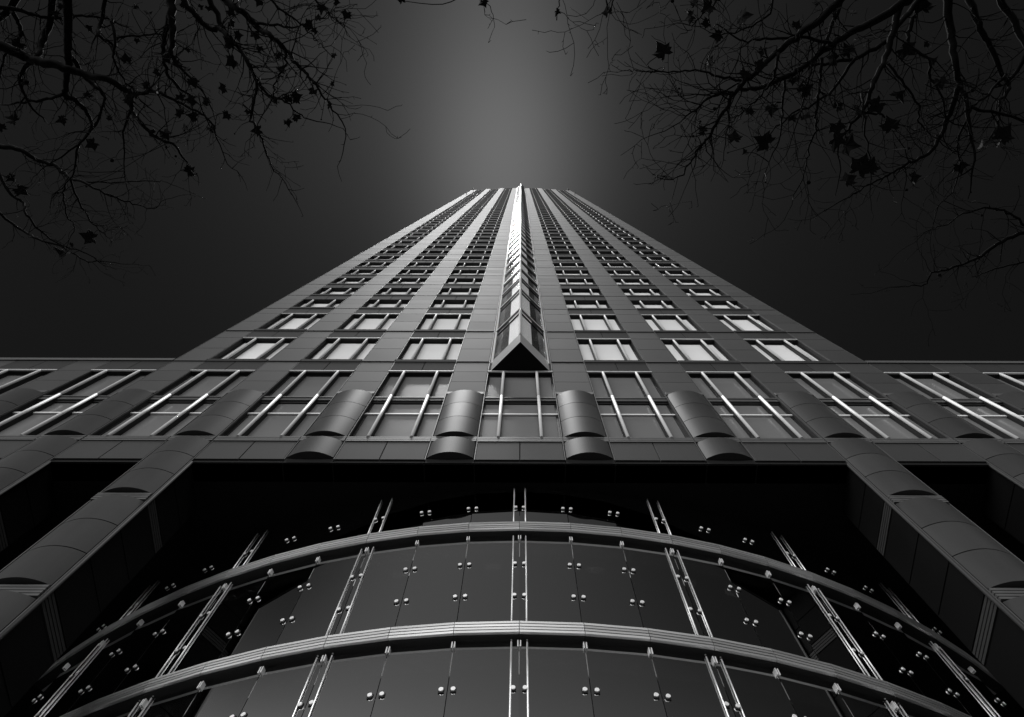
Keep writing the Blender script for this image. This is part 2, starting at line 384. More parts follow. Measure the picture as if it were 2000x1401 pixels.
# ---------------------------------------- tower shaft
tow = thing('office_tower', 'tall grey granite tower with a glazed triangular bay running up its middle', 'building', (0, D, zz(L_F1)))
tz = zz(L_F1)
FLO = [L_F3 + P*k for k in range(0, 48)]
ND = 9                                        # storeys with separate panels and full window parts
GT = 0.26
up = MB()
def lz(a): return a - L_F1
for s in (-1, 1):
    for i in range(4):
        x = s*(i+0.5)*P; top = top_of(i)
        c = MB(); c.box(x-HW, x+HW, 0.035, 0.7, 0.0, lz(top)-0.02, 0, 1); c.build('pilaster_core', ['granite', 'joint'], tow)
        for sg in (-1, 1):
            f = MB(); f.box(x+sg*(HW+0.012)-0.01, x+sg*(HW+0.012)+0.01, 0.0, 0.05, 0.0, lz(top)); f.build('edge_strip', 'ledge', tow)
        segs = []
        for (f0, wb, wt, f1) in TALL:
            j = (wb+wt)/2 - 0.05
            segs += [(f0+0.02, wb, 0.03), (wb, j, 0), (j, wt, 0), (wt, f1, 0)]
        w = 2*HW-0.03
        for (a, b, pr) in segs:
            put('granite_panel', boxmesh('granite_panel', w, 0.05+pr, b-a-0.03, 'granite', 0.006), tow, (x, -pr, lz(a)+0.02))
        for k, z in enumerate(FLO):
            if z >= top-0.5: break
            zt = min(z+P, top)
            hh = (zt-z-0.10)/3
            for q in range(3):
                if k < ND: put('granite_panel', boxmesh('granite_panel', w, 0.05, hh-0.014, 'granite', 0.006), tow, (x, 0, lz(z)+0.10+q*hh+0.007))
                else: up.box(x-w/2, x+w/2, 0, 0.05, lz(z)+0.10+q*hh+0.008, lz(z)+0.10+(q+1)*hh-0.008)
o = up.build('upper_granite_panel', 'granite', tow); o['kind'] = 'stuff'
def tower_window_meshes(h, full, panem):
    w = BAYW-0.05
    fr = MB()
    fr.box(-w/2, w/2, GT+0.02, GT+0.1, -0.05, h+0.02)
    for a, b in ((0, 0.04), (h-0.05, h)): fr.box(-w/2, w/2, GT-0.03, GT+0.02, a, b)
    for xx in (-w/2, w/2-0.06): fr.box(xx, xx+0.06, GT-0.03, GT+0.02, 0.04, h-0.05)
    for xx in (-0.655, 0.655): fr.box(xx-0.05, xx+0.05, 0.11, GT+0.02, 0.04, h-0.05)
    kids = []
    for p, q in ((-w/2+0.06, -0.705), (-0.605, 0.605), (0.705, w/2-0.06)):
        m_ = MB(); m_.box(p+0.005, q-0.005, GT, GT+0.018, 0.04, h-0.05); kids.append(('pane', m_.mesh('pane', panem)))
    for xx in (-0.655, 0.655):
        m_ = MB(); m_.tube([(xx, 0.04, 0.0), (xx, 0.04, h-0.11), (xx, 0.04, h-0.05), (xx, 0.04, h-0.01)], [0.052, 0.052, 0.048, 0.035], 10 if full else 6); kids.append(('mullion_tube', m_.mesh('mullion_tube', 'metal')))
    m_ = MB(); m_.box(-w/2, w/2, -0.015, 0.03, h-0.005, h+0.045); kids.append(('lintel', m_.mesh('lintel', 'metal' if full else 'spandrel')))
    m_ = MB(); m_.box(-w/2, w/2, -0.035, GT+0.1, -0.33, -0.02); kids.append(('sill', m_.mesh('sill', 'spandrel')))
    return fr.mesh('window', 'frame'), kids
WT = tower_window_meshes(31.16-27.48, True, 'blind_pane')
WN = tower_window_meshes(2.33, False, 'blind_pane')
up2 = MB(); upc = MB()
for s in (-1, 1):
    for i in range(1, 4):
        x = s*i*P; top = top_of(i)
        c = MB(); c.box(x-BAYW/2, x+BAYW/2, 0.40, 0.72, 0.02, lz(top)-0.3); c.build('wall_backing', 'joint', tow)
        for (f0, wb, wt, f1) in TALL:
            o = put('window', WT[0], tow, (x, 0, lz(wb)))
            for n, k_ in WT[1]: put(n, k_, o)
            c = MB(); c.box(x-BAYW/2+0.03, x+BAYW/2-0.03, 0.035, 0.38, lz(wt)+0.05, lz(f1)-0.02, 0, 1); c.build('spandrel_core', ['spandrel', 'joint'], tow)
            for sg in (-1, 1): put('granite_panel', boxmesh('granite_panel', BAYW/2-0.05, 0.05, f1-wt-0.09, 'spandrel', 0.006), tow, (x+sg*(BAYW/4-0.014), 0, lz(wt)+0.06))
        for k, z in enumerate(FLO):
            if z+P > top+0.6: break
            o = put('window', WN[0], tow, (x, 0, lz(z)+0.33))
            for n, k_ in WN[1]: put(n, k_, o)
            wt = z+2.66; f1 = z+P
            if k < ND:
                c = MB(); c.box(x-BAYW/2+0.03, x+BAYW/2-0.03, 0.035, 0.38, lz(wt)+0.05, lz(f1)-0.02, 0, 1); c.build('spandrel_core', ['spandrel', 'joint'], tow)
                for sg in (-1, 1): put('granite_panel', boxmesh('granite_panel', BAYW/2-0.05, 0.05, f1-wt-0.09, 'spandrel', 0.006), tow, (x+sg*(BAYW/4-0.014), 0, lz(wt)+0.06))
            else:
                upc.box(x-BAYW/2+0.03, x+BAYW/2-0.03, 0.035, 0.38, lz(wt)+0.05, lz(f1)-0.02, 0, 1)
                for sg in (-1, 1):
                    xc = x+sg*(BAYW/4-0.014); up2.box(xc-(BAYW/2-0.05)/2, xc+(BAYW/2-0.05)/2, 0, 0.05, lz(wt)+0.06, lz(f1)-0.03)
o = up2.build('upper_spandrel_panel', 'spandrel', tow); o['kind'] = 'stuff'
o = upc.build('upper_spandrel_core', ['spandrel', 'joint'], tow); o['kind'] = 'stuff'
TX = 3.5*P+HW
c = MB(); c.box(-TX+0.05, TX-0.05, 0.72, 28, 0.15, lz(206.0)); c.build('tower_body', 'granite', tow)
c = MB(); c.box(-2.6*P, 2.6*P, 0.74, 26, lz(206.0), lz(213.8)); c.box(-1.6*P, 1.6*P, 0.76, 24, lz(213.8), lz(221.8)); c.build('tower_crown', 'granite', tow)
# roof rail seen as a thin line behind the spine
c = MB(); c.tube([(x*0.1-3.2, 0.9+0.02*abs(x-32), lz(224.2)-0.002*(x-32)**2*0.9) for x in range(0, 65, 4)], 0.12, 6)
for xx in (-2.4, -1.6, 1.6, 2.4): c.tube([(xx, 0.95, lz(221.5)), (xx, 0.95, lz(223.9))], 0.07, 5)
c.build('roof_rail', 'metal', tow)
# little wall lamps near the top outer pilasters
for s in (-1, 1):
    for z in (203.0, 178.0):
        c = MB(); c.tube([(0, 0, 0), (0, -0.5, 0.1)], 0.08, 6); c.tube([(0, -0.5, -0.25), (0, -0.5, 0.3)], 0.16, 8); c.build('wall_lamp', 'frame', tow, (s*3.5*P, 0, lz(z)))

# ---------------------------------------- glazed triangular spine
OW = 1.20; OD = 1.20
ori = MB()
ori.v = [(-OW,0.03,lz(25.97)),(0,-OD,lz(25.97)),(OW,0.03,lz(25.97)),(-OW,0.03,lz(27.35)),(0,-OD,lz(27.35)),(OW,0.03,lz(27.35))]
ori.f = [(0,1,4,3),(1,2,5,4),(0,2,1),(3,4,5),(0,3,5,2)]; ori.mi = [0,0,1,0,0]; ori.sm = [False]*5
oriel = ori.build('bay_window', ['oriel_spandrel', 'dark'], tow)
ORT = 229.0
def face(side):
    a = Vector((side*OW, 0.03)); b = Vector((0, -OD)); d = (b-a); L = d.length; d.normalize(); n = Vector((side*0.7071, -0.7071))
    return a, d, n, L
def strip(mb, side, s0, s1, z0, z1, off, thick, mi=0):
    """box on a slanted face between s0..s1 along it, pushed off along the outward normal"""
    a, d, n, L = face(side)
    c = a + d*((s0+s1)/2) + n*(off+thick/2)
    mb.obox(c, d*((s1-s0)/2), n*(thick/2), None, z0, z1, mi)
ofl = [27.42, L_F2] + FLO + [ORT]
up_g, up_b, up_l, up_s = MB(), MB(), MB(), MB()
for q in range(len(ofl)-1):
    z0, z1 = ofl[q], ofl[q+1]
    if z1-z0 < 0.5: continue
    det = q < 12
    for side in (-1, 1):
        a, d, n, L = face(side)
        e0 = 0.16
        gm = MB() if det else up_g; bm_ = MB() if det else up_b; lm = MB() if det else up_l; sm_ = MB() if det else up_s
        zs = z1 - 1.0                      # glazing bar under the floor edge
        thick = 0.5 if (q % 4 == 3) else 0.20
        strip(gm, side, e0, L-0.05, lz(z0)+0.05, lz(zs)-0.04, -0.03, 0.012)
        if det: gm.build('pane', 'oriel_glass', oriel); gm = MB()
        strip(gm, side, e0, L-0.05, lz(zs)+0.04, lz(z1)-thick, -0.03, 0.012)
        if det: gm.build('pane', 'oriel_glass', oriel)
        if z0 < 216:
            strip(bm_, side, L*0.56, L-0.06, lz(z0)+0.06, lz(zs)-0.06, -0.06, 0.012)  # added white panel near the apex, in place of a sky reflection
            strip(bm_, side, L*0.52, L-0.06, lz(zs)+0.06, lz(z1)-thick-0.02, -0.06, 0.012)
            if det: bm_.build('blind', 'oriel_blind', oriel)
        strip(lm, side, e0, L-0.03, lz(zs)-0.04, lz(zs)+0.04, -0.04, 0.06)
        if det: lm.build('glazing_bar', 'frame', oriel)
        strip(sm_, side, 0.1, L-0.02, lz(z1)-thick, lz(z1)+0.03, -0.05, 0.09)
        if det: sm_.build('floor_band', 'oriel_spandrel', oriel)
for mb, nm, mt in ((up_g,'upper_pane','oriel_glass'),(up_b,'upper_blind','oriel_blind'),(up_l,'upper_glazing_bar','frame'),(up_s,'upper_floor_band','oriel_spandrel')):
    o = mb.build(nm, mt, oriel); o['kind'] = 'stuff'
c = MB(); c.prism([(-0.07,-OD+0.06),(0,-OD-0.035),(0.07,-OD+0.06)], lz(27.35), lz(ORT)); c.build('corner_mullion', 'oriel_edge', oriel)
for side in (-1, 1):
    c = MB(); strip(c, side, 0.015, 0.06, lz(27.0), lz(ORT), -0.02, 0.06); c.build('edge_mullion', 'oriel_edge', oriel)
    c = MB(); strip(c, side, 0.115, 0.15, lz(27.4), lz(ORT), -0.03, 0.04); c.build('edge_mullion', 'frame', oriel)
    c = MB(); strip(c, side, 0.06, 0.115, lz(27.4), lz(ORT), -0.035, 0.02); c.build('edge_pane', 'blind_pane', oriel)
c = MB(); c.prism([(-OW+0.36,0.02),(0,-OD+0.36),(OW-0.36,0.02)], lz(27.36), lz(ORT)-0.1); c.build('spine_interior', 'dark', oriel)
c = MB(); c.prism([(-OW,0.03),(0,-OD),(OW,0.03)], lz(ORT)+0.02, lz(ORT)+0.12); c.build('spine_cap', 'oriel_spandrel', oriel)
c = MB(); c.box(-BAYW/2+0.02, BAYW/2-0.02, 0.06, 0.72, 0.02, lz(221.5)); c.build('spine_backing', 'granite', tow)

# ---------------------------------------- glass rotunda under the tower
KZ = 0.9943
def zr(a): return a*KZ + Z0
A0 = 8.77; RR = 19.9; WF = 1.243; PHI = 2*math.asin(WF/2/RR)
rot = thing('glass_rotunda', 'curved faceted glass entrance wall with grooved metal bands under the overhang', 'glass wall', (0, A0+RR, 0))
KM = 11
def rp(k, r): w = k*PHI; return Vector((r*math.sin(w), -r*math.cos(w)))
ZB = [(14.88, 15.255), (11.07, 11.413), (7.2, 7.57), (3.35, 3.72)]
for k in range(-KM, KM):
    p, q = rp(k, RR), rp(k+1, RR); mid = (p+q)/2; d = (q-p); L = d.length; d.normalize(); n = mid.normalized()
    rows = [(15.30, L_SOF-0.02), (11.45, 14.80), (7.62, 11.0), (3.77, 7.15), (-1.5, 3.3)]
    for a, b in rows:
        c = MB(); c.obox(mid, d*(L/2-0.008), n*0.008, None, zr(a), zr(b)); c.build('pane', 'rot_glass', rot)
    for a, b in ZB:
        h = (b-a)/4
        for i in range(4):
            c = MB(); c.obox(mid+n*0.17, d*(L/2-0.004+0.004), n*0.03, None, zr(a+i*h)+0.012, zr(a+(i+1)*h)-0.012); c.build('slat', 'slat', rot)
        c = MB(); c.obox(mid-n*0.02, d*(L/2), n*0.155, None, zr(a)-0.01, zr(b)-0.03); c.build('ledge', 'frame', rot)
        c = MB(); c.obox(mid-n*0.22, d*(L/2), n*0.03, None, zr(a)-0.52, zr(a)-0.06); c.build('ring_beam', 'inner', rot)
        c = MB(); c.obox(mid-n*1.4, d*(L/2), n*0.9, None, zr(a)-0.04, zr(a)+0.25); c.build('floor_slab', 'inner', rot)
for k in range(-KM+1, KM):
    p = rp(k, RR); n = p.normalized(); d = Vector((-n.y, n.x))
    for z in (16.28, 13.65, 12.465, 9.815, 8.63):
        for s in (-1, 1):
            c0 = p + d*(s*0.105)
            c = MB(); c.obox(c0+n*0.015, d*0.052, n*0.005, None, zr(z)-0.058, zr(z)+0.045); f = c.build('fitting_plate', 'rail' , rot)
            c = MB(); b0 = c0+n*0.02; b1 = c0+n*0.055
            c.tube([(b0.x,b0.y,zr(z)), (b1.x,b1.y,zr(z))], 0.042, 14); c.build('stud', 'steel', f)
    for a, b in ZB[:2]:
        for s in (-1, 1):
            c = MB(); cc = p+d*(s*0.025)+n*0.03
            c.obox(cc, d*0.011, n*0.03, None, zr(a)-0.22, zr(a)-0.05); c.build('clip', 'metal', rot); c = MB(); c.obox(cc, d*0.011, n*0.03, None, zr(b)+0.02, zr(b)+0.13); c.build('clip', 'metal', rot)
        pts = []
        q0 = p-n*0.06
        c = MB()                             # rounded bracket plate hanging inside the joint
        prof = [(0.04, -0.05), (0.04, -0.75)] + [(0.19-0.15*math.cos(w), -0.75-0.15*math.sin(w)) for w in [math.pi*i/8 for i in range(1, 8)]] + [(0.34, -0.75), (0.34, -0.05)]
        for s in (-1, 1):
            for (u, z) in prof:
                v = p - n*u + d*(s*0.012); c.v.append((v.x, v.y, zr(a)+z))
        m_ = len(prof); c.f = [tuple(range(m_-1, -1, -1)), tuple(range(m_, 2*m_))] + [(i, (i+1) % m_, m_+(i+1) % m_, m_+i) for i in range(m_)]
        c.mi = [0]*len(c.f); c.sm = [False]*len(c.f); c.build('bracket', 'inner', rot)
    fin = MB(); fin.obox(p-n*0.19, d*0.008, n*0.13, None, 0.2, zr(L_SOF)-0.05); fin.build('glass_fin', 'rot_glass', rot)
    if k % 3 == 0:
        for s in (-1, 1):
            v = p + n*0.032 + d*(s*0.15); segs = [(-1.4, 11.0), (11.05, 14.83), (14.9, L_SOF-0.02)]
            for a, b in segs:
                c = MB(); c.tube([(v.x, v.y, zr(a)), (v.x, v.y, zr(b))], 0.017, 8); c.build('vertical_rod', 'rod', rot)
    if k % 2 == 0:
        pass
for k in (-2.45, -0.55, 1.55, 3.5):
    v = rp(k, RR-0.78); n = v.normalized(); d = Vector((-n.y, n.x))
    c = MB(); c.obox(v, d*0.33, n*0.2, None, zr(14.80), zr(14.83)); l = c.build('lamp_surround', 'slat', rot)
    c = MB(); c.obox(v, d*0.2, n*0.07, None, zr(14.77), zr(14.79)); c.build('lamp_diffuser', 'lamp', l)
for (k, z) in ((-4, 13.65), (1, 13.65), (4, 12.465), (-3, 9.815), (3.999, 13.65)):
    a = rp(k, RR-0.07); b = rp(k+1, RR-0.07)
    c = MB(); c.tube([(a.x,a.y,zr(z)), (b.x,b.y,zr(z))], 0.012, 6); c.build('tie_rod', 'slat', rot)
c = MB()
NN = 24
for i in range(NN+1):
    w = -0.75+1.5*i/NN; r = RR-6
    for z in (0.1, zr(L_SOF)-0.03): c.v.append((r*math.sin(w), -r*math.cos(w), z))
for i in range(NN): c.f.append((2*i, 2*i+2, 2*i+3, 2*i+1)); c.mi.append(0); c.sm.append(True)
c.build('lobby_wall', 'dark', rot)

# ------------------------------------------------------------------ plane trees
Fw = Vector((0, math.cos(TH), math.sin(TH))); Up = Vector((0, -math.sin(TH), math.cos(TH)))
def sight(px, py, h):
    """point h metres above the eye on the line of sight of a photo position"""
    u, v = px-1016, py-700.5
    u, v = u+ROLL*v, v-ROLL*u
    d = Fw + Vector((1,0,0))*(u/FPX) - Up*(v/FPX)
    return Vector((0,0,EYE)) + d*(h/d.z)
def smooth(pts, n=4):
    out = []
    for i in range(len(pts)-1):
        p0, p1, p2, p3 = pts[max(i-1,0)], pts[i], pts[i+1], pts[min(i+2, len(pts)-1)]
        for k in range(n):
            t = k/n
            out.append(0.5*((2*p1)+(p2-p0)*t+(2*p0-5*p1+4*p2-p3)*t*t+(3*p1-p0-3*p2+p3)*t**3))
    out.append(pts[-1]); return out
rng = random.Random(11)
def rvec(): return Vector((rng.gauss(0,1), rng.gauss(0,1), rng.gauss(0,1)))
def twig(mb, p, d, L, r, lev, up=0.0):
    n = max(3, int(L/0.06)); pts = [p.copy()]; q = p.copy(); dd = d.normalized(); st = L/n
    side = 1 if rng.random() < .5 else -1
    for i in range(n):
        dd = (dd + rvec()*0.24 + Vector((0,0,up*0.04))).normalized()
        q = q + dd*st; pts.append(q.copy())
        if lev > 0 and i > 0 and rng.random() < (0.26 if lev > 1 else 0.18):
            a = dd.cross(Vector((0,0,1)) + rvec()*0.4)
            if a.length > 1e-3:
                a.normalize(); side = -side
                w = rng.uniform(0.45, 1.0)
                twig(mb, q, dd*math.cos(w)+a*side*math.sin(w), L*rng.uniform(0.3, 0.6)*(1-0.5*i/n), r*0.6, lev-1, up)
        elif rng.random() < 0.3:            # bud spur
            a = rvec().normalized(); mb.tube([q, q+(dd*0.5+a).normalized()*rng.uniform(0.015, 0.03)], [max(r*0.7,.0022), 0.001], 3, cap=False)
    mb.tube(pts, [max(r*(1-0.75*i/n), 0.0017) for i in range(n+1)], 4, cap=False)
    return pts
LEAFN = 4
def leaf_mesh(v):
    r_ = random.Random(100+v)
    out = []
    lobes = [(-2.2, 0.72), (-1.15, 0.95), (0.0, 1.1), (1.15, 0.95), (2.2, 0.72)]
    for i, (a, rad) in enumerate(lobes):
        a += r_.uniform(-.12, .12); rad *= r_.uniform(0.85, 1.1)
        out += [(a-0.30, rad*0.66), (a-0.16, rad*0.74), (a, rad), (a+0.15, rad*0.76), (a+0.31, rad*0.64)]
        if i < 4: out.append(((a+lobes[i+1][0])/2, 0.6*r_.uniform(.9, 1.1)))
    out.append((math.pi, 0.12))
    pts = [(0.5*rad*math.sin(a), 0.5*rad*math.cos(a)) for a, rad in out]
    cu, cv = r_.uniform(0.2, 0.75), r_.uniform(0.1, 0.6)
    def z(x, y): return cu*x*x*1.6 - cv*y*y*0.9 + 0.05*math.sin(9*x+4*y+v)
    c = MB(); n = len(pts); th = 0.006
    for s in (0, 1):
        c.v.append((0, 0, z(0,0)+s*th))
        for x, y in pts: c.v.append((x, y, z(x,y)+s*th))
    o = n+1
    for i in range(n):
        j = (i+1) % n
        c.f += [(0, 1+j, 1+i), (o, o+1+i, o+1+j), (1+i, 1+j, o+1+j, o+1+i)]
    c.mi = [0]*len(c.f); c.sm = [False]*len(c.f)
    return c.mesh('leaf', 'leaf')
LEAVES = [leaf_mesh(i) for i in range(LEAFN)]
def ball_mesh():
    bm = bmesh.new(); bmesh.ops.create_icosphere(bm, subdivisions=2, radius=1.0)
    for v in bm.verts: v.co *= random.Random(v.index).uniform(0.9, 1.08)
    me = bpy.data.meshes.new('seed_ball'); bm.to_mesh(me); bm.free(); me.materials.append(M['seed']); return me
BALL = ball_mesh()
def plane_tree(label, base, branches, leaves, balls, conv, hbase, crown_pt, wsc, hole_leaves=()):
    t = thing('plane_tree', label, 'tree', base, 'plane trees overhanging the pavement')
    B = Vector(base)
    hub = Vector(crown_pt)
    tr = MB()
    path = smooth([B-B, Vector((0.1,0.05,2.2)), Vector((0.0,0.15,4.6)), (hub-B)*0.92+Vector((0,0,0)), hub-B], 4)
    tr.tube(path, [0.30-0.15*i/(len(path)-1) for i in range(len(path))], 12)
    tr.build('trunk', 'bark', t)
    nodes = []
    for bi, (pts, w0, w1, h0, h1, rooted) in enumerate(branches):
        P3 = []
        m = len(pts)
        for i, (a, b) in enumerate(pts):
            x, y = conv(a, b); h = h0+(h1-h0)*i/(m-1) + rng.uniform(-.08, .08)
            P3.append(sight(x, y, h))
        dist0 = P3[0].length
        sm_ = smooth(P3, 5)
        # fine irregularity of the limb
        for i in range(1, len(sm_)-1): sm_[i] = sm_[i] + rvec()*0.006
        r0 = w0*0.5*wsc*(P3[0]-Vector((0,0,EYE))).length/FPX; r1 = max(w1*0.5*wsc*(P3[-1]-Vector((0,0,EYE))).length/FPX, 0.0025)
        n = len(sm_); rad = [r0+(r1-r0)*(i/(n-1))**0.8 for i in range(n)]
        mb = MB()
        if rooted:
            e = P3[0]; d0 = (P3[1]-P3[0]).normalized(); back = e - d0*1.2
            ext = smooth([hub, hub*0.55+back*0.45+Vector((0,0,0.35)), back, e], 4)
            mb.tube([p-B for p in ext], [r0*(1.9-0.9*i/(len(ext)-1)) for i in range(len(ext))], 7)
        mb.tube([p-B for p in sm_], rad, 7)
        # twigs
        for i in range(2, n):
            nodes.append(sm_[i])
            tw = 0.36 if w0 > 4.5 else 0.06
            dd = (sm_[i]-sm_[i-1]).normalized()
            for rep in range(2):
                if rng.random() < tw:
                    a = dd.cross(Vector((0,0,1))+rvec()*0.5)
                    if a.length < 1e-3: continue
                    a.normalize(); a *= rng.choice((-1, 1)); w = rng.uniform(0.5, 1.15)
                    L = rng.uniform(0.12, 0.55)
                    twig(mb, sm_[i]-B, dd*math.cos(w)+a*math.sin(w), L, min(rad[i]*0.42, 0.0055), 2 if L > 0.3 else 1)
        twig(mb, sm_[-1]-B, (sm_[-1]-sm_[-3]), 0.5, r1, 1)
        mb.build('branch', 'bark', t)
    def hang(q):
        best = min(nodes, key=lambda v: (v-q).length)
        mid = (best+q)/2 + rvec()*0.04
        pts = smooth([best-B, mid-B, q-B], 4); st = MB(); st.tube(pts, [0.004-0.0018*i/(len(pts)-1) for i in range(len(pts))], 4, cap=False); st.build('stalk', 'bark', t)
    for i, (a, b, s) in enumerate(leaves):
        x, y = conv(a, b); h = hbase*rng.uniform(0.8, 1.08)
        # take the height of the closest limb along the line of sight
        q0 = sight(x, y, hbase)
        dirq = (q0-Vector((0,0,EYE))).normalized()
        bn = min(nodes, key=lambda v: (((v-Vector((0,0,EYE))).normalized())-dirq).length)
        h = bn.z-EYE + rng.uniform(-0.25, 0.05)
        q = sight(x, y, h); dist = (q-Vector((0,0,EYE))).length
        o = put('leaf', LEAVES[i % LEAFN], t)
        sz = conv.px(s)*1.45*dist/FPX
        nrm = ((Vector((0,0,EYE))-q).normalized() + rvec()*0.33).normalized()
        rot_ = nrm.to_track_quat('Z', 'Y').to_matrix().to_4x4() @ Matrix.Rotation(rng.uniform(0, 6.28), 4, 'Z')
        o.matrix_local = Matrix.Translation(q-B) @ rot_ @ Matrix.Diagonal((sz, sz, sz, 1))
        hang(q)
    for (a, b, s) in balls:
        x, y = conv(a, b); q = sight(x, y, hbase*rng.uniform(0.85, 1.0)); dist = (q-Vector((0,0,EYE))).length
        o = put('seed_ball', BALL, t, q-B); r = conv.px(s)*0.5*dist/FPX; o.scale = (r, r, r); hang(q)
    return t
class Conv:
    def __init__(s, k, ox): s.k = k; s.ox = ox
    def __call__(s, a, b): return a/s.k+s.ox, b/s.k
    def px(s, v): return v/s.k
CL, CR = Conv(2.694, 0), Conv(2.3346, 1220)
LB = [
 ([(-60,215),(60,265),(160,310),(280,340),(360,365),(450,395),(560,420),(660,470),(690,500),(690,580),(740,640),(820,725),(910,755),(970,840),(1000,890)], 21, 3, 7.2, 6.6, True),
 ([(690,500),(790,480),(860,500),(960,550),(1060,600),(1120,650),(1140,730)], 9, 3, 6.9, 6.6, False),
 ([(272,-60),(262,120),(215,250),(190,300),(125,370),(105,440)], 15, 7, 7.6, 7.1, True),
 ([(343,-60),(360,130),(352,230),(358,330),(350,430),(340,500),(400,530),(460,600),(480,685),(410,770),(390,900)], 19, 4, 7.0, 7.6, True),
 ([(365,290),(450,410),(530,480),(545,550),(480,690),(300,840)], 10, 3, 7.2, 7.3, False),
 ([(905,-60),(900,80),(905,180),(905,270),(930,340),(1010,420)], 20, 4, 6.4, 6.2, True),
 ([(895,80),(862,200),(860,280),(890,410),(1000,500),(1060,570)], 13, 3, 6.3, 6.6, False),
 ([(920,-60),(1010,60),(1100,150),(1160,155),(1200,200),(1260,260),(1320,350),(1350,440),(1330,560),(1320,620),(1360,690),(1400,800),(1440,900)], 13, 3, 6.4, 6.0, True),
 ([(1085,-40),(1180,160),(1270,270),(1340,400),(1400,490),(1500,540),(1600,620)], 12, 3, 6.7, 6.5, True),
 ([(1140,-40),(1190,0),(1260,50),(1350,140),(1430,190),(1500,260),(1560,340),(1620,390),(1660,450),(1720,530),(1800,640)], 17, 3, 6.0, 5.6, True),
 ([(1350,125),(1460,130),(1540,150),(1600,130)], 7, 3, 5.9, 5.8, False),
 ([(1500,260),(1505,330),(1450,430),(1440,500)], 7, 3, 5.8, 5.7, False),
 ([(-60,765),(90,785),(200,840),(300,880),(365,935),(440,960),(580,1030),(700,1075),(810,1100)], 11, 2, 8.2, 7.6, True),
 ([(365,935),(330,1010),(350,1120),(390,1190)], 5, 2, 7.9, 7.8, False),
 ([(365,935),(420,1070),(490,1180),(560,1245)], 5, 2, 7.9, 7.8, False),
 ([(-40,860),(60,1020),(120,1070),(140,1130),(240,1240),(370,1310)], 7, 3, 8.3, 7.9, True),
 ([(-60,1085),(100,1200),(200,1260),(330,1300),(450,1370),(540,1375)], 6, 2, 8.4, 8.0, True),
 ([(570,-60),(530,120),(520,180),(600,240),(620,200),(760,185),(900,180)], 9, 3, 7.4, 7.0, True),
 ([(100,-50),(40,60),(-60,130)], 14, 12, 7.8, 7.7, True),
 ([(-60,40),(60,45),(170,75),(260,95),(400,85),(530,95)], 10, 4, 7.6, 7.4, True),
 ([(60,60),(105,140),(100,200),(40,280),(0,400)], 9, 4, 7.6, 7.7, False),
 ([(590,100),(605,220),(600,300),(640,400),(700,470)], 7, 3, 7.0, 6.9, False),
 ([(340,495),(250,520),(100,545),(0,550)], 8, 3, 7.3, 7.5, False),
 ([(690,580),(655,680),(650,800),(660,950)], 6, 2, 6.8, 7.0, False),
 ([(440,960),(580,960),(700,955),(840,958)], 4, 2, 7.9, 7.6, False),
 ([(1400,-60),(1460,40),(1560,110),(1640,180),(1700,250)], 6, 2, 5.6, 5.4, True),
 ([(1620,-60),(1700,40),(1770,95),(1820,160)], 5, 2, 5.4, 5.2, True),
 ([(2440,-60),(2520,-20),(2545,5)], 4, 2, 5.0, 4.9, True),
]
LL = [(665,318,45),(1825,70,50),(1690,38,45),(1615,130,55),(1660,160,30),(1675,100,35),(1340,190,45),(1365,250,35),(1220,230,60),(1225,320,60),(885,310,50),(930,340,40),(1010,425,50),(775,450,40),(985,370,30),(830,380,35),(1015,525,50),(1090,540,50),(945,505,40),(950,600,45),(1025,615,50),(1197,602,45),(1305,585,30),(1440,525,40),(1520,515,45),(1550,515,60),(1650,475,45),(1740,555,30),(1745,440,25),(1760,295,30),(1470,295,35),(1480,370,45),(1510,640,40),(1565,625,45),(1360,685,50),(1180,465,45),(1105,675,40),(975,680,45),(865,700,50),(805,700,35),(670,520,50),(710,505,35),(825,485,40),(460,505,35),(330,625,45),(570,620,30),(490,755,50),(75,635,55),(10,675,40),(140,430,30),(100,230,50),(50,930,40),(100,997,55),(990,905,55),(480,1250,65),(340,1328,60),(378,1285,25),(620,190,30),(720,210,25),(465,150,30),(300,75,30),(325,40,30),(780,70,30),(720,40,25),(1055,40,25),(1095,40,30),(1210,60,40),(1245,185,45),(1365,5,40),(985,260,30),(1500,510,30),(1215,120,35),(970,30,35),(1765,10,35),(2115,5,35),(2545,8,45)]
LBALL = [(590,845,18),(925,823,12),(305,1015,12),(140,432,22),(1558,385,12),(455,982,10),(720,40,18),(875,775,12),(1690,630,8),(1235,705,8),(45,930,14),(215,872,10)]
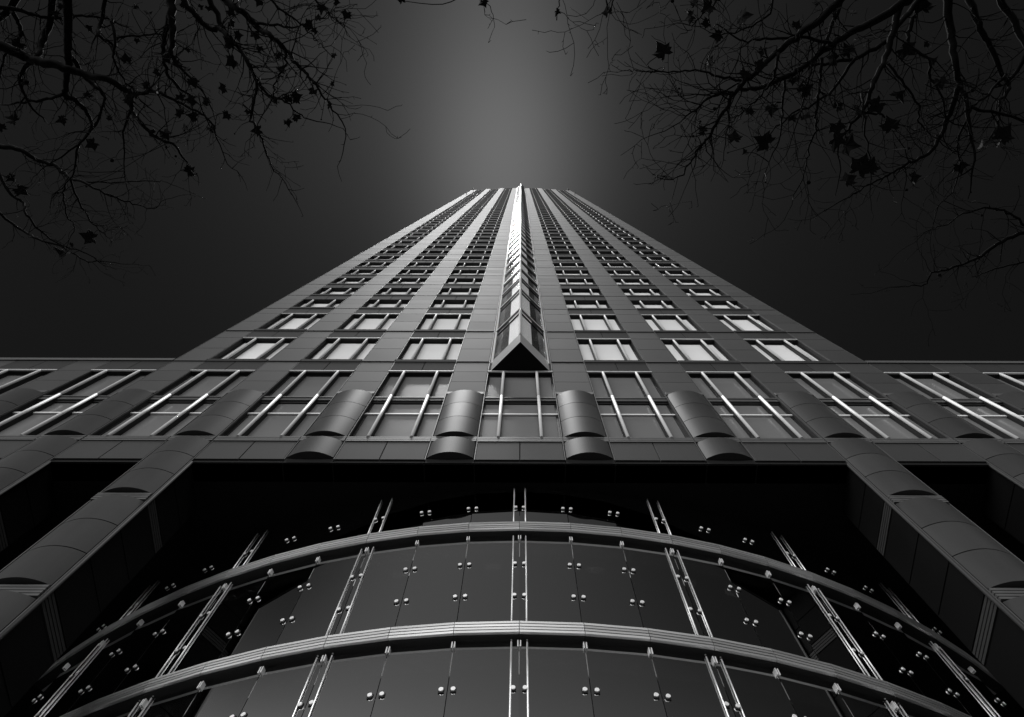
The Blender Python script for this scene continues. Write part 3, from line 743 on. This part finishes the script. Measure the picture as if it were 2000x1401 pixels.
RB = [
 ([(1040,-60),(910,70),(790,165),(700,230),(600,330),(535,380),(480,460),(430,550),(370,640),(330,690),(275,785),(205,820)], 21, 3, 5.2, 5.0, True),
 ([(535,375),(430,345),(320,322),(200,330),(80,325),(15,322)], 8, 2, 5.1, 4.9, False),
 ([(1370,-60),(1290,0),(1150,90),(1000,170),(850,280),(740,350),(600,400),(480,420),(380,450),(300,520),(250,560)], 24, 3, 5.6, 5.3, True),
 ([(1420,-60),(1320,30),(1200,180),(1060,260),(930,290),(820,300),(740,340)], 16, 5, 6.0, 5.6, True),
 ([(1290,-60),(1230,120),(1190,260),(1130,400),(1080,510),(1010,600)], 20, 6, 5.8, 5.4, True),
 ([(1080,510),(1160,520),(1220,560),(1240,600)], 7, 3, 5.5, 5.4, False),
 ([(1470,-60),(1490,150),(1510,280),(1530,400),(1560,480),(1580,640)], 21, 8, 6.2, 5.8, True),
 ([(1530,390),(1480,520),(1440,620),(1410,680),(1330,730),(1270,760),(1200,800),(1120,840),(1010,905)], 14, 3, 5.9, 5.5, False),
 ([(1555,-60),(1610,110),(1670,210),(1720,340),(1750,395),(1710,470),(1700,560),(1660,650)], 17, 4, 6.4, 6.0, True),
 ([(1680,-60),(1710,-10),(1780,110),(1840,230)], 18, 13, 6.6, 6.4, True),
 ([(1340,40),(1300,130),(1300,210),(1390,280),(1390,360),(1440,430),(1460,520)], 11, 4, 6.0, 5.8, False),
 ([(1570,495),(1700,520),(1860,560)], 8, 6, 5.9, 6.0, False),
 ([(1890,1045),(1740,1090),(1650,1150),(1580,1190),(1480,1225),(1400,1250),(1370,1300),(1280,1305)], 11, 2, 6.6, 6.2, True),
 ([(1890,1090),(1830,1030),(1740,970),(1650,950),(1560,970),(1470,1020),(1400,1045)], 8, 2, 6.6, 6.3, True),
 ([(900,265),(890,380),(880,480),(870,600),(835,680),(820,800),(770,900)], 9, 2, 5.4, 5.2, False),
 ([(730,360),(720,500),(700,640),(640,790)], 8, 2, 5.4, 5.2, False),
 ([(700,240),(690,330),(640,420),(560,490),(480,560)], 8, 3, 5.2, 5.1, False),
 ([(1080,420),(1100,580),(1120,740)], 7, 3, 5.5, 5.3, False),
 ([(950,205),(800,165),(640,180),(520,180),(420,110)], 10, 3, 5.4, 5.2, False),
 ([(1010,-60),(930,150),(860,280),(830,400),(800,520)], 11, 3, 5.5, 5.3, True),
 ([(1060,255),(960,400),(880,460),(740,540),(640,640)], 9, 3, 5.6, 5.4, False),
 ([(1190,250),(1260,370),(1340,470),(1340,560),(1380,600)], 8, 3, 5.8, 5.6, False),
 ([(1580,500),(1520,640),(1530,750),(1500,860),(1430,940)], 6, 2, 5.9, 5.7, False),
 ([(1900,1180),(1780,1205),(1640,1245),(1600,1260)], 5, 2, 6.6, 6.5, True),
 ([(680,-60),(660,60),(560,130),(440,160)], 7, 3, 5.0, 4.9, True),
 ([(480,-60),(400,30),(330,90),(285,150)], 6, 2, 4.9, 4.8, True),
 ([(-20,-70),(-60,20),(-72,55)], 5, 2, 4.8, 4.7, True),
 ([(-280,-70),(-300,10),(-305,50)], 4, 2, 4.8, 4.7, True),
 ([(590,340),(430,420),(300,435),(240,440)], 6, 2, 5.2, 5.1, False),
 ([(1740,340),(1640,450),(1560,500)], 7, 4, 6.1, 5.9, False),
]
RL = [(180,240,75),(385,290,55),(305,75,50),(390,30,60),(320,20,40),(290,40,30),(535,80,60),(375,105,40),(430,160,50),(550,330,50),(610,300,50),(770,360,40),(815,415,65),(780,120,40),(630,230,40),(960,270,55),(1025,235,55),(1100,215,40),(1275,225,65),(1360,40,60),(1040,60,35),(885,12,40),(1155,475,65),(1240,435,55),(970,490,45),(1060,505,60),(965,575,60),(960,635,70),(1010,665,75),(1215,580,70),(1440,370,45),(1410,285,30),(670,490,55),(570,515,40),(815,530,45),(765,545,35),(360,598,45),(500,635,60),(645,650,80),(555,695,30),(1070,770,90),(1115,770,70),(1015,825,60),(1315,810,45),(1525,757,50),(1720,625,80),(1635,670,50),(1695,665,45),(1205,280,30),(1380,200,25),(-75,58,45),(-308,50,30)]
RBALL = [(838,833,18),(1295,677,12),(642,832,8),(1285,867,12),(410,497,16),(478,577,12),(312,622,12),(248,405,10),(120,332,8),(1585,413,16),(1628,983,10),(217,5,16),(470,697,8),(868,537,10),(345,555,10),(1435,1255,14)]
plane_tree('bare plane tree over the left side with dead leaves on its branches', (-8.5, -6.5, 0.12), LB, LL, LBALL, CL, 7.0, (-7.6, -4.9, 7.2), 0.78)
plane_tree('bare plane tree over the right side with thick limbs and large dead leaves', (7.5, -6.0, 0.12), RB, RL, RBALL, CR, 5.5, (6.0, -4.4, 6.3), 0.66)
